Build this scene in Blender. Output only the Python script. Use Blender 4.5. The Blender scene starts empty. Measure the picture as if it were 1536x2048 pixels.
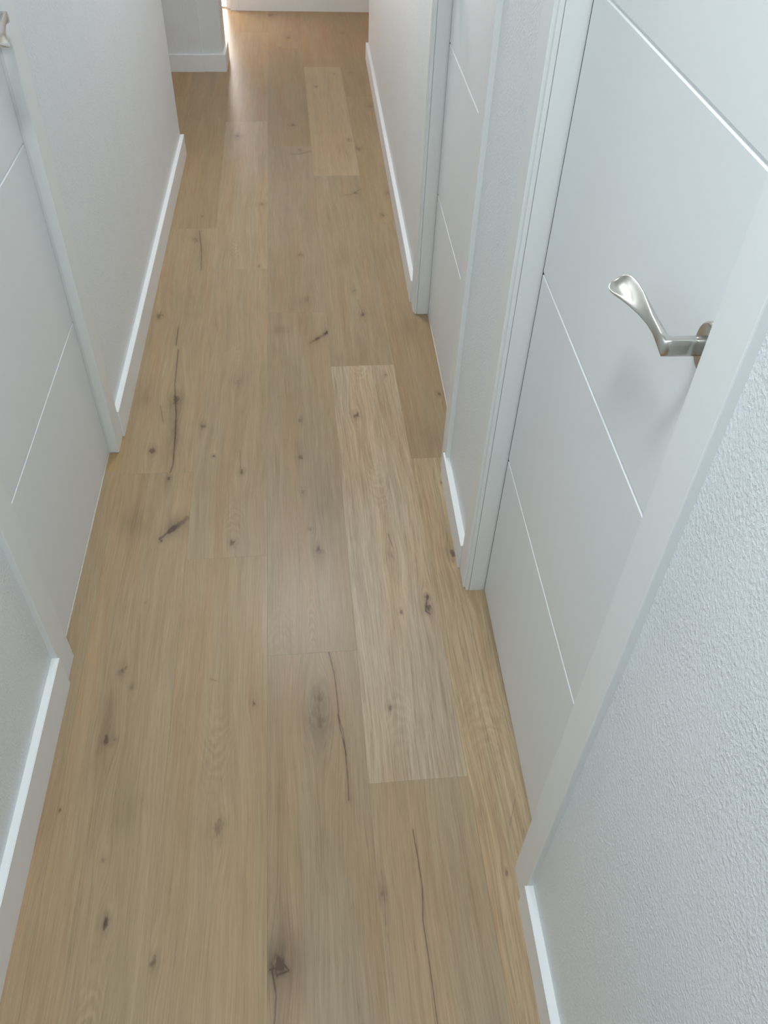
import bpy, bmesh, math, random
from mathutils import Vector, Matrix

# ------------------------------------------------------------------ camera, world, lights, exposure
scene = bpy.context.scene
COL = scene.collection
CAM_H = 1.5
cam_data = bpy.data.cameras.new('camera')
cam = bpy.data.objects.new('camera', cam_data)
COL.objects.link(cam)
RM = ((0.9966592621848731, 0.03231366177631241, -0.07500761537144356),
      (-0.07557268772002658, 0.7131280792883494, -0.6969484280786354),
      (0.0309690809013712, 0.70028863320285, 0.7131877356173538))
cam.matrix_world = Matrix.Translation((0, 0, CAM_H)) @ Matrix(RM).to_4x4()
cam_data.sensor_fit = 'VERTICAL'
cam_data.sensor_height = 24.0
cam_data.lens = 24.0 * 1652.855 / 2048.0
cam_data.clip_start = 0.02
cam_data.clip_end = 100
scene.camera = cam

world = bpy.data.worlds.new('world')
scene.world = world
world.use_nodes = True
wbg = world.node_tree.nodes['Background']
wbg.inputs[0].default_value = (1.0, 0.92, 0.89, 1)       # bright overcast sky beyond the balcony window
wbg.inputs[1].default_value = 9.5

def area_light(name, loc, size, power, color, shape='DISK', size_y=None, rot=(0, 0, 0), spread=None):
    ld = bpy.data.lights.new(name, 'AREA')
    ld.shape = shape
    ld.size = size
    if size_y:
        ld.size_y = size_y
    ld.energy = power
    ld.color = color
    if spread:
        ld.spread = spread
    o = bpy.data.objects.new(name, ld)
    o.location = loc
    o.rotation_euler = rot
    COL.objects.link(o)
    return o

area_light('added_warm_light', (-0.10, 0.22, 2.46), 0.30, 16.0, (0.885, 0.97, 1.0))
area_light('added_warm_light', (-0.10, 3.05, 2.46), 0.36, 17.8, (0.95, 0.98, 0.985))
area_light('added_warm_light', (0.95, 5.40, 2.46), 0.30, 5.0, (1.0, 0.68, 0.44))  # unseen lamp, added to warm the light at the far end

vs = scene.view_settings
vs.view_transform = 'Standard'
vs.look = 'None'
vs.gamma = 1.0
vs.use_curve_mapping = False
vs.exposure = 0.04
scene.cycles.max_bounces = 8
scene.cycles.diffuse_bounces = 6

# ------------------------------------------------------------------ helpers
def link_mesh(name, bm, mat, parent=None, smooth=False):
    me = bpy.data.meshes.new(name)
    bmesh.ops.recalc_face_normals(bm, faces=bm.faces)
    bm.to_mesh(me)
    bm.free()
    if mat:
        me.materials.append(mat)
    if smooth:
        for p in me.polygons:
            p.use_smooth = True
    o = bpy.data.objects.new(name, me)
    COL.objects.link(o)
    if parent:
        o.parent = parent
    return o

def structure(o):
    o['kind'] = 'structure'
    return o

def empty(name, loc=(0, 0, 0), rz=0.0):
    o = bpy.data.objects.new(name, None)
    o.location = loc
    o.rotation_euler = (0, 0, rz)
    o.empty_display_size = 0.1
    COL.objects.link(o)
    return o

def add_box(bm, a, b, bevel=0.0):
    r = bmesh.ops.create_cube(bm, size=1.0)
    vsx = r['verts']
    c = [(a[i] + b[i]) / 2 for i in range(3)]
    s = [abs(b[i] - a[i]) for i in range(3)]
    for v in vsx:
        v.co = Vector((c[0] + v.co.x * s[0], c[1] + v.co.y * s[1], c[2] + v.co.z * s[2]))
    if bevel:
        es = set()
        for v in vsx:
            for e in v.link_edges:
                es.add(e)
        bmesh.ops.bevel(bm, geom=list(es), offset=bevel, segments=2, affect='EDGES', profile=0.5)

def box_obj(name, a, b, mat, parent=None, bevel=0.0):
    bm = bmesh.new()
    add_box(bm, a, b, bevel)
    return link_mesh(name, bm, mat, parent)

def add_prism(bm, pts, axis, t0, t1):
    """closed outline pts (pairs) swept along axis 'x','y' or 'z' from t0 to t1"""
    def mk(p, t):
        if axis == 'y':
            return (p[0], t, p[1])
        if axis == 'x':
            return (t, p[0], p[1])
        return (p[0], p[1], t)
    lo = [bm.verts.new(mk(p, t0)) for p in pts]
    hi = [bm.verts.new(mk(p, t1)) for p in pts]
    n = len(pts)
    bm.faces.new(lo)
    bm.faces.new(hi[::-1])
    for i in range(n):
        j = (i + 1) % n
        bm.faces.new((lo[i], hi[i], hi[j], lo[j]))

# ------------------------------------------------------------------ node expression helper
class NT:
    def __init__(self, name):
        self.mat = bpy.data.materials.new(name)
        self.mat.use_nodes = True
        self.nt = self.mat.node_tree
        self.nt.nodes.clear()
        self.out = self.nt.nodes.new('ShaderNodeOutputMaterial')
        self.bsdf = self.nt.nodes.new('ShaderNodeBsdfPrincipled')
        self.nt.links.new(self.bsdf.outputs[0], self.out.inputs[0])
    def put(self, sock, v):
        if isinstance(v, E):
            self.nt.links.new(v.s, sock)
        elif v is not None:
            sock.default_value = v
    def math(self, op, a, b=None, c=None, clamp=False):
        n = self.nt.nodes.new('ShaderNodeMath')
        n.operation = op
        n.use_clamp = clamp
        self.put(n.inputs[0], a)
        if b is not None:
            self.put(n.inputs[1], b)
        if c is not None:
            self.put(n.inputs[2], c)
        return E(self, n.outputs[0])
    def coords(self, kind='Object'):
        n = self.nt.nodes.new('ShaderNodeTexCoord')
        s = self.nt.nodes.new('ShaderNodeSeparateXYZ')
        self.nt.links.new(n.outputs[kind], s.inputs[0])
        return [E(self, s.outputs[i]) for i in range(3)]
    def vec(self, x, y, z=0.0):
        n = self.nt.nodes.new('ShaderNodeCombineXYZ')
        for i, v in enumerate((x, y, z)):
            self.put(n.inputs[i], v)
        return E(self, n.outputs[0])
    def noise(self, vec, scale=1.0, detail=2.0, rough=0.5, dist=0.0):
        n = self.nt.nodes.new('ShaderNodeTexNoise')
        self.put(n.inputs['Vector'], vec)
        n.inputs['Scale'].default_value = scale
        n.inputs['Detail'].default_value = detail
        n.inputs['Roughness'].default_value = rough
        n.inputs['Distortion'].default_value = dist
        return E(self, n.outputs[0])
    def smooth(self, v, lo, hi, a=0.0, b=1.0):
        n = self.nt.nodes.new('ShaderNodeMapRange')
        n.interpolation_type = 'SMOOTHSTEP'
        self.put(n.inputs[0], v)
        n.inputs[1].default_value = lo
        n.inputs[2].default_value = hi
        n.inputs[3].default_value = a
        n.inputs[4].default_value = b
        return E(self, n.outputs[0])
    def mix(self, f, a, b):
        n = self.nt.nodes.new('ShaderNodeMix')
        n.data_type = 'RGBA'
        n.clamp_factor = True
        self.put(n.inputs[0], f)
        for i, v in ((6, a), (7, b)):
            if isinstance(v, E):
                self.nt.links.new(v.s, n.inputs[i])
            else:
                n.inputs[i].default_value = (v[0], v[1], v[2], 1)
        return E(self, n.outputs[2])
    def bump(self, h, strength, dist):
        n = self.nt.nodes.new('ShaderNodeBump')
        n.inputs['Strength'].default_value = strength
        n.inputs['Distance'].default_value = dist
        self.put(n.inputs['Height'], h)
        self.nt.links.new(n.outputs[0], self.bsdf.inputs['Normal'])

class E:
    def __init__(self, g, s):
        self.g, self.s = g, s
    def __add__(self, o): return self.g.math('ADD', self, o)
    __radd__ = __add__
    def __sub__(self, o): return self.g.math('SUBTRACT', self, o)
    def __rsub__(self, o): return self.g.math('SUBTRACT', o, self)
    def __mul__(self, o): return self.g.math('MULTIPLY', self, o)
    __rmul__ = __mul__
    def __truediv__(self, o): return self.g.math('DIVIDE', self, o)
    def abs(self): return self.g.math('ABSOLUTE', self)
    def sqrt(self): return self.g.math('SQRT', self)
    def exp(self): return self.g.math('EXPONENT', self)
    def sin(self): return self.g.math('SINE', self)
    def max(self, o): return self.g.math('MAXIMUM', self, o)
    def min(self, o): return self.g.math('MINIMUM', self, o)

# ------------------------------------------------------------------ materials
def plain(name, color, rough, spec=0.5, metal=0.0, bump=None):
    g = NT(name)
    g.bsdf.inputs['Base Color'].default_value = (*color, 1)
    g.bsdf.inputs['Roughness'].default_value = rough
    g.bsdf.inputs['Specular IOR Level'].default_value = spec
    g.bsdf.inputs['Metallic'].default_value = metal
    if bump:
        x, y, z = g.coords()
        g.bump(g.noise(g.vec(x, y, z), bump[0], 3.0), bump[1], bump[2])
    return g.mat

def wall_material():
    g = NT('stippled_paint')
    x, y, z = g.coords()
    v = g.vec(x, y, z * 0.8)
    w = g.noise(v, 12.0, 2.0)
    a = g.noise(v, 250.0, 3.0, 0.6)
    b = g.noise(v, 420.0, 2.0, 0.5)
    c = g.noise(v, 55.0, 2.0)
    h = g.smooth(a, 0.30, 0.85) * g.smooth(w, 0.3, 0.7, 0.6, 1.0) + b * 0.38 + c * 0.2
    g.bump(h, 0.9, 0.0011)
    col = g.mix(g.noise(v, 3.0, 2.0), (0.775, 0.80, 0.82), (0.815, 0.84, 0.855))
    g.put(g.bsdf.inputs['Base Color'], col)
    g.bsdf.inputs['Roughness'].default_value = 0.42
    g.bsdf.inputs['Specular IOR Level'].default_value = 0.45
    return g.mat

M_WALL = wall_material()
M_LACQ = plain('white_lacquer', (0.80, 0.815, 0.81), 0.38, 0.45)
M_DOOR = plain('door_lacquer', (0.785, 0.805, 0.815), 0.42, 0.45)
M_BASE = plain('baseboard_lacquer', (0.85, 0.86, 0.86), 0.38, 0.45)
M_CEIL = plain('ceiling_paint', (0.84, 0.84, 0.84), 0.9, 0.2)
M_DARK = plain('underlay', (0.05, 0.045, 0.04), 0.9, 0.1)
M_METAL = plain('satin_nickel', (0.60, 0.585, 0.55), 0.22, 0.5, 1.0)
M_STRIP = plain('threshold_beige', (0.66, 0.62, 0.54), 0.5, 0.3)
M_GAP_SHADE = plain('gap_shade', (0.11, 0.12, 0.115), 0.7, 0.3)
M_BLACK = plain('dark_void', (0.02, 0.02, 0.02), 0.9, 0.1)
M_TILE = plain('balcony_concrete', (0.75, 0.75, 0.73), 0.7, 0.3, bump=(60.0, 0.2, 0.002))
KNOTS = [(-0.415, 1.737, 0.01, 0.8), (-0.361, 1.622, 0.006, 0.7), (-0.36, 1.401, 0.004, 0.8), (-0.409, 1.029, 0.009, 0.7), (-0.386, 0.989, 0.006, 0.5), (-0.421, 0.868, 0.01, 0.7), (-0.406, 0.869, 0.005, 0.6), (-0.393, 0.631, 0.006, 0.4), (-0.376, 0.522, 0.008, 1.0), (-0.289, 0.454, 0.007, 0.75), (-0.195, 0.673, 0.012, 0.5), (-0.284, 1.833, 0.008, 0.7), (-0.249, 1.702, 0.004, 0.9), (-0.173, 1.637, 0.007, 0.8), (-0.189, 1.383, 0.008, 0.8), (-0.133, 0.929, 0.005, 0.5), (-0.124, 3.202, 0.012, 0.6), (-0.355, 3.107, 0.005, 0.9), (-0.135, 2.711, 0.006, 0.5), (-0.193, 2.03, 0.014, 0.3), (0.014, 2.787, 0.011, 0.6), (0.027, 2.48, 0.011, 0.5), (0.084, 2.279, 0.008, 0.7), (-0.012, 1.843, 0.008, 0.6), (-0.014, 1.683, 0.009, 0.7), (-0.014, 1.547, 0.006, 0.4), (0.019, 1.344, 0.01, 0.8), (0.005, 0.939, 0.012, 0.35), (-0.003, 0.88, 0.02, 0.3), (-0.086, 0.432, 0.012, 0.55), (0.148, 1.853, 0.01, 0.9), (0.253, 2.043, 0.006, 0.5), (0.194, 1.315, 0.008, 0.5), (0.263, 1.179, 0.006, 0.8), (0.263, 1.149, 0.007, 0.7), (0.198, 1.142, 0.004, 0.7), (0.147, 0.897, 0.005, 0.7), (0.209, 2.378, 0.009, 0.7), (0.189, 2.53, 0.01, 0.4), (0.254, 3.289, 0.01, 0.5), (0.261, 3.831, 0.013, 0.55), (0.138, 4.518, 0.01, 0.8), (0.012, 4.012, 0.012, 0.7), (-0.24, 3.886, 0.013, 0.8), (0.401, 1.938, 0.007, 0.8), (0.353, 1.561, 0.005, 0.6), (0.343, 1.31, 0.009, 0.9), (0.344, 3.091, 0.01, 0.6), (0.3, 3.735, 0.018, 0.6), (0.394, 4.247, 0.016, 0.5), (0.096, 0.531, 0.006, 0.8), (-0.456, 2.405, 0.012, 0.7), (-0.368, 1.954, 0.016, 0.7), (-0.368, 2.915, 0.012, 0.5), (-0.088, 5.755, 0.02, 0.8), (0.014, 5.316, 0.016, 0.6), (-0.037, 5.136, 0.01, 0.5), (0.328, 5.405, 0.012, 0.5), (0.321, 0.547, 0.004, 0.6), (-0.486, 0.731, 0.003, 0.7), (-0.38, 1.212, 0.005, 0.25), (-0.273, 2.343, 0.008, 0.2), (0.243, 4.704, 0.01, 0.4), (0.328, 4.719, 0.01, 0.3), (0.038, 3.724, 0.012, 0.5), (0.384, 3.289, 0.01, 0.5), (0.0, 1.415, 0.006, 0.4)]
SMUDGES = [(-0.431, 1.467, 0.03, 0.05, 0.5), (-0.332, 1.452, 0.02, 0.03, 0.5), (-0.363, 1.616, 0.015, 0.04, 0.3), (-0.367, 0.721, 0.03, 0.06, 0.25), (-0.02, 1.735, 0.015, 0.03, 0.3), (-0.001, 0.904, 0.03, 0.08, 0.35), (-0.077, 0.439, 0.04, 0.05, 0.7), (-0.458, 1.985, 0.03, 0.08, 0.35), (-0.359, 1.863, 0.018, 0.12, 0.45), (-0.35, 2.838, 0.03, 0.12, 0.35), (-0.371, 2.499, 0.05, 0.15, 0.25), (0.004, 2.45, 0.03, 0.05, 0.15), (-0.064, 2.303, 0.03, 0.03, 0.3), (0.172, 2.781, 0.02, 0.08, 0.3), (0.357, 2.297, 0.02, 0.06, 0.2), (-0.519, 2.012, 0.03, 0.05, 0.3), (-0.424, 0.915, 0.02, 0.08, 0.35), (0.259, 3.72, 0.03, 0.08, 0.2), (-0.361, 1.735, 0.02, 0.08, 0.3), (0.261, 1.158, 0.015, 0.04, 0.3), (0.306, 4.397, 0.05, 0.2, 0.12), (-0.051, 3.726, 0.05, 0.15, 0.2), (0.134, 2.127, 0.05, 0.1, 0.15), (0.042, 1.515, 0.03, 0.08, 0.25), (0.338, 1.734, 0.03, 0.1, 0.2)]
CRACKS = [([(-0.364, 1.408), (-0.337, 1.439)], 0.004, 0.8), ([(-0.343, 1.432), (-0.322, 1.454), (-0.304, 1.472)], 0.008, 0.75), ([(0.029, 2.225), (0.056, 2.251)], 0.004, 0.55), ([(0.05, 2.243), (0.085, 2.282)], 0.007, 0.6), ([(-0.001, 3.682), (0.036, 3.681), (0.086, 3.713)], 0.004, 0.5), ([(0.208, 3.272), (0.239, 3.281), (0.277, 3.326)], 0.003, 0.5), ([(-0.359, 2.985), (-0.344, 2.838), (-0.336, 2.695)], 0.0025, 0.6), ([(-0.389, 2.334), (-0.389, 2.235)], 0.0022, 0.8), ([(-0.38, 2.208), (-0.377, 2.028), (-0.362, 1.886), (-0.357, 1.777), (-0.354, 1.674), (-0.362, 1.632)], 0.0022, 0.75), ([(-0.409, 1.929), (-0.396, 1.855)], 0.0018, 0.5), ([(0.027, 1.053), (0.037, 0.991), (0.04, 0.924), (0.041, 0.866), (0.049, 0.81), (0.05, 0.746), (0.049, 0.706)], 0.0016, 0.8), ([(0.039, 0.889), (0.047, 0.854), (0.05, 0.799)], 0.001, 0.7), ([(-0.096, 0.422), (-0.09, 0.388), (-0.093, 0.348)], 0.0018, 0.7), ([(-0.1, 0.426), (-0.076, 0.431), (-0.069, 0.422), (-0.088, 0.417)], 0.0015, 0.6), ([(0.163, 0.639), (0.166, 0.582), (0.167, 0.534), (0.161, 0.481), (0.163, 0.41), (0.164, 0.324)], 0.001, 0.95), ([(0.098, 0.571), (0.099, 0.528), (0.097, 0.478)], 0.0007, 0.5), ([(0.193, 1.385), (0.198, 1.348)], 0.0012, 0.8), ([(-0.179, 1.724), (-0.175, 1.653)], 0.0012, 0.6), ([(0.345, 0.633), (0.364, 0.679)], 0.0008, 0.5), ([(0.264, 1.186), (0.254, 1.141), (0.263, 1.131)], 0.002, 0.7), ([(-0.205, 0.783), (-0.206, 0.768)], 0.001, 0.1), ([(-0.224, 0.996), (-0.211, 0.99)], 0.001, 0.5), ([(-0.134, 0.935), (-0.13, 0.926)], 0.001, 0.5), ([(0.199, 2.472), (0.212, 2.372)], 0.0015, 0.4)]
ARCS = [(0.175, 2.06, -1, 0.03, 0.9), (0.184, 1.506, -1, 0.03, 0.6), (-0.221, 2.797, -1, 0.025, 0.6), (-0.006, 1.169, 1, 0.014, 0.9), (-0.384, 0.415, 1, 0.022, 0.9), (-0.205, 0.783, -1, 0.03, 0.7), (-0.024, 1.414, 1, 0.02, 0.3), (0.162, 0.939, 1, 0.03, 0.5), (-0.076, 1.161, 1, 0.035, 0.4), (-0.187, 1.512, 1, 0.03, 0.5), (-0.196, 2.145, -1, 0.02, 0.4), (0.337, 0.901, 1, 0.05, 0.6), (-0.563, 2.386, 1, 0.04, 0.3)]
TH = 0.022044965599486505

# ------------------------------------------------------------------ floor planks (frame turned slightly against the walls)
def wood_material(name, length, width, tone, warm, grain, seed, knots, smudges, cracks, arcs):
    g = NT(name)
    u, v, _ = g.coords()
    # fibres run along v and bulge around knots
    wob = g.noise(g.vec(u * 5.0 + seed * 3.7, v * 1.3 + seed), 1.0, 2.0)
    uu = u + (wob - 0.5) * 0.05
    dark = None
    def acc(e):
        nonlocal dark
        dark = e if dark is None else dark + e
    if knots or cracks:
        jit = g.noise(g.vec(u * 150.0, v * 60.0, seed), 1.0, 2.0) - 0.5
    for (ku, kv, r, st) in knots:
        du = u - ku
        dv = v - kv
        q = (du * du) * (1.0 / (2.6 * r) ** 2) + (dv * dv) * (1.0 / (8.0 * r) ** 2)
        e = (q * -1.0).exp()
        uu = uu - du * e * 0.75
        d = ((du * du) + (dv * dv) * 0.35).sqrt() + jit * (r * 2.2)
        acc(g.smooth(d, r * 0.15, r * 0.95, 0.58 * st, 0.0))
        acc(g.smooth(d, 0.0, r * 2.6, 0.30 * st, 0.0))
    for (su, sv, a, b, st) in smudges:
        du = u - su
        dv = v - sv
        q = (du * du) * (1.0 / a ** 2) + (dv * dv) * (1.0 / b ** 2)
        acc((q * -1.0).exp() * g.noise(g.vec(u * 60.0, v * 14.0, seed), 1.0, 2.0) * (1.15 * st))
    for (pts, w, st) in cracks:
        best = None
        for (a, b) in zip(pts[:-1], pts[1:]):
            ax, ay = a
            bx, by = b
            L2 = (bx - ax) ** 2 + (by - ay) ** 2
            if L2 < 1e-9:
                continue
            pu = u - ax
            pv = v - ay
            t = g.math('MULTIPLY', pu * ((bx - ax) / L2) + pv * ((by - ay) / L2), 1.0, clamp=True)
            eu = pu - t * (bx - ax)
            ev = pv - t * (by - ay)
            d = (eu * eu + ev * ev * 0.5).sqrt()
            best = d if best is None else best.min(d)
        best = best + jit * (w * 1.2)
        acc(g.smooth(best, w * 0.3, w * 1.2, 0.55 * st, 0.0))
        acc(g.smooth(best, 0.0, w * 5.0, 0.18 * st, 0.0))
    # fine, medium and broad fibre tone
    fine = g.noise(g.vec(uu * 420.0, v * 9.0, seed), 1.0, 3.0, 0.6)
    med = g.noise(g.vec(uu * 95.0, v * 2.6, seed + 3.0), 1.0, 3.0, 0.55)
    broad = g.noise(g.vec(uu * 20.0, v * 1.1, seed + 7.0), 1.0, 2.0)
    pores = g.noise(g.vec(uu * 700.0, v * 26.0, seed + 11.0), 1.0, 1.0)
    patch = g.noise(g.vec(u * 9.0, v * 4.0, seed + 17.0), 1.0, 2.0)
    val = (fine - 0.5) * (0.78 * grain) + (med - 0.5) * (0.52 * grain) + (broad - 0.5) * 0.34 + (patch - 0.5) * 0.16
    val = val - g.smooth(pores, 0.60, 0.74, 0.0, 0.16 * grain)
    for (cu, cv, sgn, w, st) in arcs:
        du = (u - cu)
        dv = (v - cv) * float(sgn)
        j = g.noise(g.vec(u * 60.0, v * 30.0, seed + 23.0), 1.0, 2.0)
        ph = (dv * 230.0) + (du * du) * (1.9 / (w * w) * 6.0) + j * 13.0
        m = ((du * du) * (-1.0 / (w * w)) + (dv + 0.05) * (dv + 0.05) * (-1.0 / 0.0075)).exp()
        val = val + ph.sin() * m * (0.13 * st)
    val = val + 0.5
    base = [0.368 * tone, 0.284 * tone, 0.194 * tone]
    base[0] *= (1 + 0.07 * warm)
    base[1] *= (1 - 0.02 * warm)
    base[2] *= (1 - 0.20 * warm)
    lo = [base[0] * 0.62, base[1] * 0.58, base[2] * 0.54]
    hi = [min(1, base[0] * 1.36), min(1, base[1] * 1.40), min(1, base[2] * 1.42)]
    col = g.mix(val, lo, hi)
    # slow drift between greyish and reddish heartwood
    hue = g.smooth(g.noise(g.vec(u * 14.0, v * 1.6, seed + 31.0), 1.0, 2.0), 0.42, 0.70)
    n = g.nt.nodes.new('ShaderNodeMix')
    n.data_type = 'RGBA'
    n.blend_type = 'MULTIPLY'
    g.put(n.inputs[0], hue)
    g.nt.links.new(col.s, n.inputs[6])
    n.inputs[7].default_value = (1.03, 0.945, 0.89, 1)
    col = E(g, n.outputs[2])
    if dark is not None:
        col = g.mix(g.math('MINIMUM', dark, 0.88), col, (0.075, 0.047, 0.036))
    g.put(g.bsdf.inputs['Base Color'], col)
    g.bsdf.inputs['Roughness'].default_value = 0.31
    g.bsdf.inputs['Specular IOR Level'].default_value = 0.25
    g.bump(fine * 0.6 + med * 0.4, 0.22, 0.0006)
    return g.mat

PW, PL = 0.1935, 1.36
U0 = -0.1045                       # a seam close to the middle of the corridor
STRIPS = {-2: 1.645, -1: 2.695, 0: 1.045, 1: 0.735, 2: 1.66, -3: 0.30, 3: 0.2}
TONES = {(-3, 0): (1.0, 0.5, 0.8), (-3, -1): (1.0, 0.5, 0.8), (-2, 0): (1.0, 0.6, 0.8), (-2, 1): (0.93, 0.9, 0.8), (-2, -1): (1.0, 0.5, 0.9), (-2, 2): (1.0, 0.8, 0.7),
         (-1, 0): (1.06, 0.3, 0.8), (-1, 1): (1.02, 0.8, 0.7), (-1, -1): (1.0, 0.3, 0.9), (-1, -2): (1.0, 0.6, 0.9),
         (0, 0): (0.94, 0.2, 1.0), (0, 1): (0.93, 0.2, 0.9), (0, 2): (0.93, 0.7, 0.7), (0, -1): (0.93, 0.3, 1.1), (0, 3): (1.0, 1.0, 0.7),
         (1, 0): (1.22, -0.1, 1.5), (1, -1): (1.0, 0.2, 1.0), (1, 1): (0.95, 0.3, 0.9), (1, 2): (1.13, 0.5, 0.8), (1, 3): (1.0, 1.0, 0.7),
         (2, -1): (1.15, 0.4, 1.6), (2, 0): (0.93, 0.5, 0.9), (2, 1): (0.93, 0.9, 0.8), (2, -2): (1.02, 0.4, 1.2), (2, 2): (0.97, 1.0, 0.7)}

floor = empty('floor', (0, 0, 0), TH)
structure(floor)
slab = box_obj('underlay', (-3.2, -1.4, -0.06), (1.6, 6.4, -0.012), M_DARK, floor)
slab['kind'] = 'structure'
rng = random.Random(5)
plank_meshes = {}

def plank(u0, v0, length, tone, warm, grain, seed):
    v1 = v0 + length
    def inside(q):
        return u0 <= q[0] < u0 + PW and v0 <= q[1] < v1
    ctr = (u0 + PW / 2, v0)
    kn = [(k[0] - ctr[0], k[1] - ctr[1], k[2], k[3]) for k in KNOTS if inside(k)]
    sm = [(k[0] - ctr[0], k[1] - ctr[1], k[2], k[3], k[4]) for k in SMUDGES if inside(k)]
    cr = []
    for pts, w, st in CRACKS:
        if inside(pts[len(pts) // 2]):
            cr.append(([(q[0] - ctr[0], q[1] - ctr[1]) for q in pts], w, st))
    ar = [(k[0] - ctr[0], k[1] - ctr[1], k[2], k[3], k[4]) for k in ARCS if inside(k)]
    key = round(length, 3)
    if key not in plank_meshes:
        bm = bmesh.new()
        add_box(bm, (-PW / 2 + 0.00004, 0.00004, -0.010), (PW / 2 - 0.00004, length - 0.00004, 0.0))
        top = [e for e in bm.edges if all(abs(v.co.z) < 1e-6 for v in e.verts)]
        bmesh.ops.bevel(bm, geom=top, offset=0.0002, segments=1, affect='EDGES')
        me = bpy.data.meshes.new('plank')
        bmesh.ops.recalc_face_normals(bm, faces=bm.faces)
        bm.to_mesh(me)
        bm.free()
        me.materials.append(None)
        plank_meshes[key] = me
    o = bpy.data.objects.new('plank', plank_meshes[key])
    COL.objects.link(o)
    o.parent = floor
    o.location = (ctr[0], ctr[1], 0)
    mat = wood_material('oak_plank', length, PW, tone, warm, grain, seed, kn, sm, cr, ar)
    o.material_slots[0].link = 'OBJECT'
    o.material_slots[0].material = mat
    return o

for i in range(-13, 6):
    near = -3 <= i <= 2
    j0 = STRIPS.get(i, (i * 0.47) % PL)
    for k in range(-3, 5):
        v0 = j0 + k * PL
        if v0 + PL < (-0.9 if near else 3.3) or v0 > 6.3:
            continue
        if i > 2 and v0 + PL < 4.6:
            continue
        far = 0.93 if v0 > 3.6 else 1.0  # far planks coloured darker, standing in for the dimmer light there
        tw = TONES.get((i, k), (rng.uniform(0.95, 1.05), rng.uniform(0.9, 1.4), 0.8))  # far planks also tinted warm, putting the warm light there into the wood
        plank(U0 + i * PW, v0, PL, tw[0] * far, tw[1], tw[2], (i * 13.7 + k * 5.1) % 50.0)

# ------------------------------------------------------------------ walls
XR, XL = 0.335, -0.550             # wall faces
XRD, XLD = 0.372, -0.566           # door leaf faces
ZT = 2.03                          # top of the door openings
ZC = 2.48                          # ceiling
D1 = (0.571, 1.200)                # door openings along the corridor
D2 = (1.647, 2.383)
D3 = (1.065, 1.722)

def wall(name, boxes, mat=M_WALL):
    bm = bmesh.new()
    for a, b in boxes:
        add_box(bm, a, b)
    return structure(link_mesh(name, bm, mat))

t = 0.11
o1, o2 = 0.022, 0.022              # the jambs sit inside the wall openings
wall('wall_right', [
    ((XR, -1.2, 0), (XR + t, D1[0] - o1, ZC)),
    ((XR, D1[1] + o1, 0), (XR + t, D2[0] - o1, ZC)),
    ((XR, D2[1] + o1, 0), (XR + t, 4.955, ZC)),
    ((XR, D1[0] - o1, ZT + o1), (XR + t, D1[1] + o1, ZC)),
    ((XR, D2[0] - o1, ZT + o1), (XR + t, D2[1] + o1, ZC))])
wall('wall_left', [
    ((XL - t, -1.2, 0), (XL, D3[0] - o1, ZC)),
    ((XL - t, D3[1] + o1, 0), (XL, 3.665, ZC)),
    ((XL - t, D3[0] - o1, ZT + o1), (XL, D3[1] + o1, ZC))])
wall('wall_back', [((XL - t, -1.3, 0), (XR + t, -1.2, ZC))])
wall('wall_far', [((-0.462, 5.85, 0), (1.5, 5.97, ZC))])
wall('wall_middle', [((-0.537, 4.745, 0), (-0.434, 4.955, ZC)), ((-2.2, 4.737, 0), (-0.537, 4.955, ZC))])
wall('wall_left_alcove', [((-2.3, 3.555, 0), (-2.2, 4.955, ZC)), ((-2.2, 3.555, 0), (XL - t, 3.665, ZC))])
wall('wall_left_end', [((-2.3, 4.955, 0), (-2.2, 5.97, ZC)), ((-2.2, 5.85, 1.05), (-0.462, 5.97, ZC)), ((-2.2, 5.85, 0), (-1.16, 5.97, 1.05))])
wall('wall_right_end', [((1.4, 4.855, 0), (1.5, 5.85, ZC)), ((XR + t, 4.855, 0), (1.4, 4.955, ZC))])
bm = bmesh.new()
add_box(bm, (-2.3, -1.3, ZC), (1.5, 5.97, ZC + 0.08))
structure(link_mesh('ceiling', bm, M_CEIL))
# rooms behind the doors are closed off
# balcony window at the far left end of the cross corridor
win = empty('window_1', (-0.811, 5.91, 0))
structure(win)
bm = bmesh.new()
for a, b in (((-0.349, -0.035, 0.0), (-0.31, 0.035, 1.05)), ((0.325, -0.035, 0.0), (0.349, 0.035, 1.05)),
             ((-0.31, -0.02, 0.0), (0.325, 0.02, 0.008)), ((-0.31, -0.035, 1.01), (0.325, 0.035, 1.05))):
    add_box(bm, a, b)
link_mesh('window_frame', bm, M_LACQ, win)
g = NT('window_glass')
gl = g.nt.nodes.new('ShaderNodeBsdfTransparent')
gg = g.nt.nodes.new('ShaderNodeBsdfGlossy')
gg.inputs['Roughness'].default_value = 0.02
mx = g.nt.nodes.new('ShaderNodeMixShader')
mx.inputs[0].default_value = 0.08
g.nt.links.new(gl.outputs[0], mx.inputs[1])
g.nt.links.new(gg.outputs[0], mx.inputs[2])
g.nt.links.new(mx.outputs[0], g.out.inputs[0])
for x0, x1 in ((-0.31, 0.325),):
    box_obj('pane', (x0, -0.003, 0.008), (x1, 0.003, 1.01), g.mat, win)
structure(box_obj('balcony_floor', (-2.6, 5.972, -0.05), (0.6, 8.2, 0.002), M_TILE))

# ------------------------------------------------------------------ baseboards
def baseboard(name, pts, h):
    """outline of the board seen from above, closed"""
    bm = bmesh.new()
    add_prism(bm, pts, 'z', 0.0, h)
    top = [e for e in bm.edges if all(abs(v.co.z - h) < 1e-6 for v in e.verts)]
    bmesh.ops.bevel(bm, geom=top, offset=0.0012, segments=2, affect='EDGES')
    return structure(link_mesh(name, bm, M_BASE))

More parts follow.
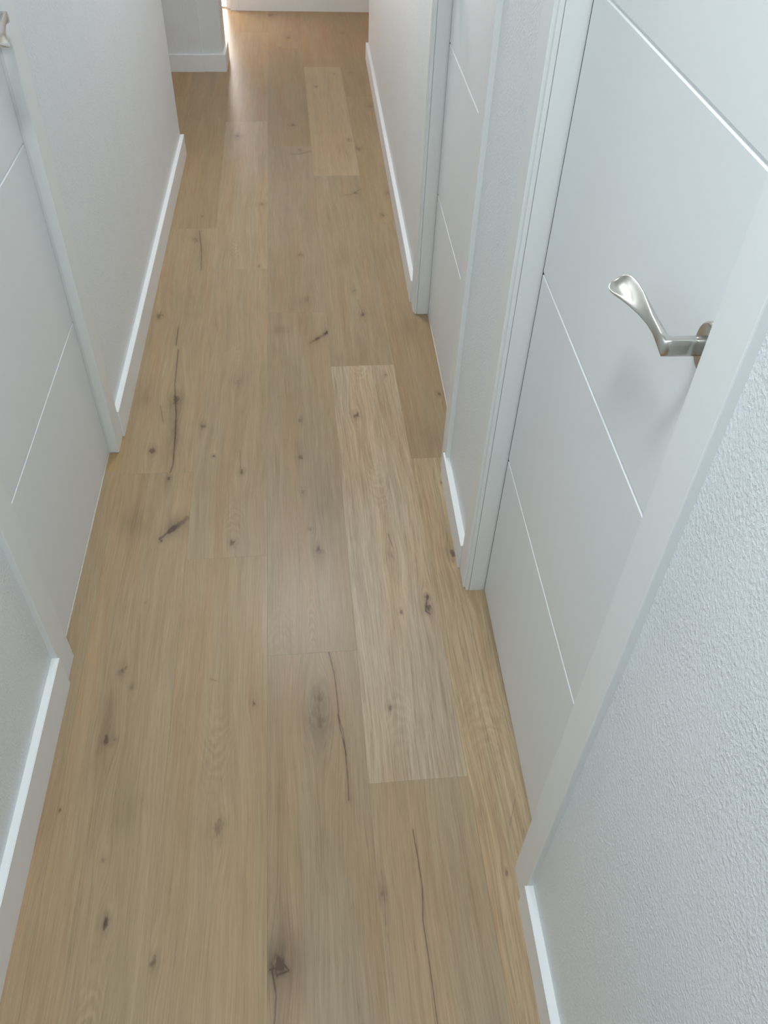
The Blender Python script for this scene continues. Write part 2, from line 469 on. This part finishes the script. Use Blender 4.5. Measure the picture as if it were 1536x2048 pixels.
BR, BL = 0.320, -0.5345
def rect(x0, y0, x1, y1):
    return [(x0, y0), (x1, y0), (x1, y1), (x0, y1)]
CW = 0.068
baseboard('baseboard_right', rect(BR, -1.2, XR, D1[0] - CW), 0.075)
baseboard('baseboard_right', rect(BR, D1[1] + CW + 0.004, XR, 1.600), 0.078)
baseboard('baseboard_right', rect(BR, D2[1] + CW + 0.004, XR, 4.955), 0.082)
baseboard('baseboard_left', rect(BL, -1.2, XL, D3[0] - CW), 0.092)
baseboard('baseboard_left', rect(BL, D3[1] + CW, XL, 3.677), 0.086)
baseboard('baseboard_middle', [(-0.537, 4.728), (-0.420, 4.728), (-0.420, 4.955), (-0.434, 4.955), (-0.434, 4.745), (-0.537, 4.745)], 0.082)
baseboard('baseboard_middle', rect(-2.2, 4.723, -0.5375, 4.737), 0.082)
baseboard('baseboard_far', rect(-0.462, 5.838, -0.41, 5.85), 0.085)
baseboard('baseboard_far', rect(-0.409, 5.836, 1.4, 5.85), 0.085)

# ------------------------------------------------------------------ door handle
def handle_mesh(mirror):
    """lever handle: door face at x = 0, room side towards -x, lever towards +y (or -y when mirrored)"""
    secs = []
    H = 0.0095
    def sec(c, a, b, dish=0.0):
        secs.append((Vector(c), Vector(a), Vector(b), dish))
    sec((-0.003, 0, 0), (0, 0, H), (0, -0.0058, 0))
    sec((-0.028, 0, 0), (0, 0, H), (0, -0.0056, 0))
    sec((-0.042, 0.0, 0), (0, 0, H), (0.0000, -0.0056, 0))
    sec((-0.0478, 0.001, 0), (0, 0, H), (-0.0040, -0.0062, 0))
    sec((-0.0485, 0.010, 0.0022), (0, 0, H * 0.77), (-0.0042, -0.0008, 0))
    sec((-0.0482, 0.024, 0.0030), (0.0006, 0, H * 0.60), (-0.0038, -0.0002, 0))
    sec((-0.0480, 0.042, 0.0020), (0.0018, 0.0005, H * 0.56), (-0.0034, 0.0006, 0.0006))
    sec((-0.0482, 0.062, 0.0006), (0.0042, 0.0014, H * 0.60), (-0.0029, 0.0004, 0.0016), 0.15)
    sec((-0.0490, 0.084, -0.0012), (0.0072, 0.0022, H * 0.66), (-0.0022, 0.0, 0.0024), 0.45)
    sec((-0.0512, 0.102, -0.0026), (0.0100, 0.0030, H * 0.62), (-0.0014, 0.0, 0.0024), 0.8)
    sec((-0.0538, 0.114, -0.0036), (0.0117, 0.0038, H * 0.62), (-0.0011, 0.0, 0.0020), 0.85)
    sec((-0.0552, 0.1205, -0.0040), (0.0118, 0.0040, H * 0.60), (-0.0010, 0.0, 0.0017), 0.8)
    sec((-0.0562, 0.1250, -0.0042), (0.0106, 0.0036, H * 0.52), (-0.0009, 0.0, 0.0014), 0.65)
    sec((-0.0570, 0.1282, -0.0043), (0.0080, 0.0028, H * 0.40), (-0.0008, 0.0, 0.0011), 0.4)
    sec((-0.0574, 0.1298, -0.0043), (0.0046, 0.0016, H * 0.22), (-0.0005, 0.0, 0.0007), 0.15)
    bm = bmesh.new()
    N = 28
    rings = []
    for c, a, b, dish in secs:
        ring = []
        for i in range(N):
            th = 2 * math.pi * i / N
            ca, sa = math.cos(th), math.sin(th)
            p = 0.55
            x = math.copysign(abs(ca) ** p, ca)
            y = math.copysign(abs(sa) ** p, sa)
            co = c + a * x + b * y
            if dish:
                co -= b.normalized() * (dish * (1 - x * x) * 0.0042)
            if mirror:
                co.y = -co.y
            ring.append(bm.verts.new(co))
        rings.append(ring)
    for r0, r1 in zip(rings[:-1], rings[1:]):
        for i in range(N):
            j = (i + 1) % N
            bm.faces.new((r0[i], r0[j], r1[j], r1[i]))
    bm.faces.new(rings[0])
    bm.faces.new(rings[-1][::-1])
    bmesh.ops.recalc_face_normals(bm, faces=bm.faces)
    me = bpy.data.meshes.new('door_handle')
    bm.to_mesh(me)
    bm.free()
    me.materials.append(M_METAL)
    for p in me.polygons:
        p.use_smooth = True
    return me

def rose_mesh():
    bm = bmesh.new()
    prof = [(0.0, 0.0262), (-0.0055, 0.0262), (-0.0072, 0.0255), (-0.0080, 0.0240), (-0.0080, 0.0110)]
    N = 48
    rings = []
    for x, r in prof:
        rings.append([bm.verts.new((x, r * math.cos(2 * math.pi * i / N), r * math.sin(2 * math.pi * i / N))) for i in range(N)])
    for r0, r1 in zip(rings[:-1], rings[1:]):
        for i in range(N):
            j = (i + 1) % N
            bm.faces.new((r0[i], r0[j], r1[j], r1[i]))
    bm.faces.new(rings[0])
    bm.faces.new(rings[-1])
    bmesh.ops.recalc_face_normals(bm, faces=bm.faces)
    me = bpy.data.meshes.new('rose')
    bm.to_mesh(me)
    bm.free()
    me.materials.append(M_METAL)
    for p in me.polygons:
        p.use_smooth = True
    me.set_sharp_from_angle(angle=math.radians(40))
    return me

ME_H = handle_mesh(False)
ME_HM = handle_mesh(True)
ME_R = rose_mesh()

# ------------------------------------------------------------------ doors
GROOVES = (0.411, 0.820, 1.226, 1.632)
def door(name, side, y0, y1, xleaf, xwall, handle_y, lever, seal, stepped=True):
    """side +1: door in the right wall, leaf face looks towards -x; everything below is local, x grows into the wall"""
    root = empty(name, (xwall, (y0 + y1) / 2, 0), 0.0 if side > 0 else math.pi)
    structure(root)
    hw = (y1 - y0) / 2
    d = abs(xleaf - xwall)                       # how far the leaf sits back
    gap = 0.0042
    zb = 0.007
    # leaf with its horizontal grooves cut into the face
    pts = [(d, zb)]
    gh, gd = 0.0032, 0.0030
    for z in GROOVES:
        pts += [(d, z - gh), (d + gd, z - gh * 0.15), (d + gd, z + gh * 0.15), (d, z + gh)]
    pts += [(d, ZT - 0.003), (d + 0.035, ZT - 0.003), (d + 0.035, zb)]
    bm = bmesh.new()
    add_prism(bm, pts, 'y', -hw + gap, hw - gap)
    leaf = link_mesh('door_leaf', bm, M_DOOR, root)
    # handle, in the leaf's hands
    hy = handle_y - (y0 + y1) / 2
    if side < 0:
        hy = -hy
    hd = bpy.data.objects.new('door_handle', ME_HM if lever < 0 else ME_H)
    COL.objects.link(hd)
    hd.parent = root
    hd.location = (d, hy, 1.066)
    hd['label'] = 'satin nickel lever handle'
    if side < 0:
        hd.rotation_euler = (math.radians(-1), 0, math.radians(6))     # this lever sits a little loose
        hd.location.z = 1.058
    rs = bpy.data.objects.new('rose', ME_R)
    COL.objects.link(rs)
    rs.parent = hd
    rs.location = (0, 0, -0.004)
    # jambs and head, rebated for the leaf
    jf = 0.003                                    # jamb front stands this far into the wall
    for s in (-1, 1):
        bm = bmesh.new()
        ya, yb = s * hw, s * (hw + 0.021)
        add_box(bm, (jf - 0.001, min(ya, yb), 0), (0.109, max(ya, yb), ZT), 0.0008)
        add_box(bm, (d + 0.0385, min(s * (hw - 0.012), ya), 0.0), (0.105, max(s * (hw - 0.012), ya), ZT))
        link_mesh('jamb', bm, M_LACQ, root)
    bm = bmesh.new()
    add_box(bm, (jf - 0.001, -hw - 0.021, ZT), (0.109, hw + 0.021, ZT + 0.021), 0.0008)
    link_mesh('door_head', bm, M_LACQ, root)
    if stepped:
        for s in (-1, 1):
            ya, yb = s * (hw - gap - 0.0002), s * (hw + 0.0002)
            box_obj('gap_shade', (d + 0.0002, min(ya, yb), 0.004), (d + 0.007, max(ya, yb), ZT), M_GAP_SHADE, root)  # dark strip standing in for the shade inside the leaf gap
    # casings
    ct = 0.011
    for s in (-1, 1):
        ya, yb = s * (hw + (0.010 if stepped else -0.0006)), s * (hw + 0.068)
        bm = bmesh.new()
        add_box(bm, (-ct, min(ya, yb), 0), (0.0015 if stepped else 0.012, max(ya, yb), ZT + 0.066), 0.0016)
        ya, yb = s * (hw + 0.0005), s * (hw + 0.0105)
        if stepped:
            add_box(bm, (-ct * 0.55, min(ya, yb), 0), (0.0015, max(ya, yb), ZT + 0.008), 0.0012)
        link_mesh('casing', bm, M_LACQ, root)
    bm = bmesh.new()
    add_box(bm, (-ct, -hw - 0.010, ZT + 0.008), (0.0015, hw + 0.010, ZT + 0.066), 0.0022)
    link_mesh('casing_head', bm, M_LACQ, root)
    if seal:
        box_obj('threshold_strip', (d - 0.002, -hw, 0.0), (d + 0.006, hw, 0.004), M_STRIP, root)
    # the dark room behind the leaf
    bm = bmesh.new()
    add_box(bm, (0.1095, -hw - 0.02, -0.005), (0.112, hw + 0.02, ZT + 0.02))
    link_mesh('back_panel', bm, M_BLACK, root)
    return root

door('door_1', 1, D1[0], D1[1], XRD, XR, 0.628, 1, False)
door('door_2', 1, D2[0], D2[1], XRD + 0.003, XR, 2.325, -1, True)
door('door_3', -1, D3[0], D3[1], XLD, XL, 1.655, 1, True, False)
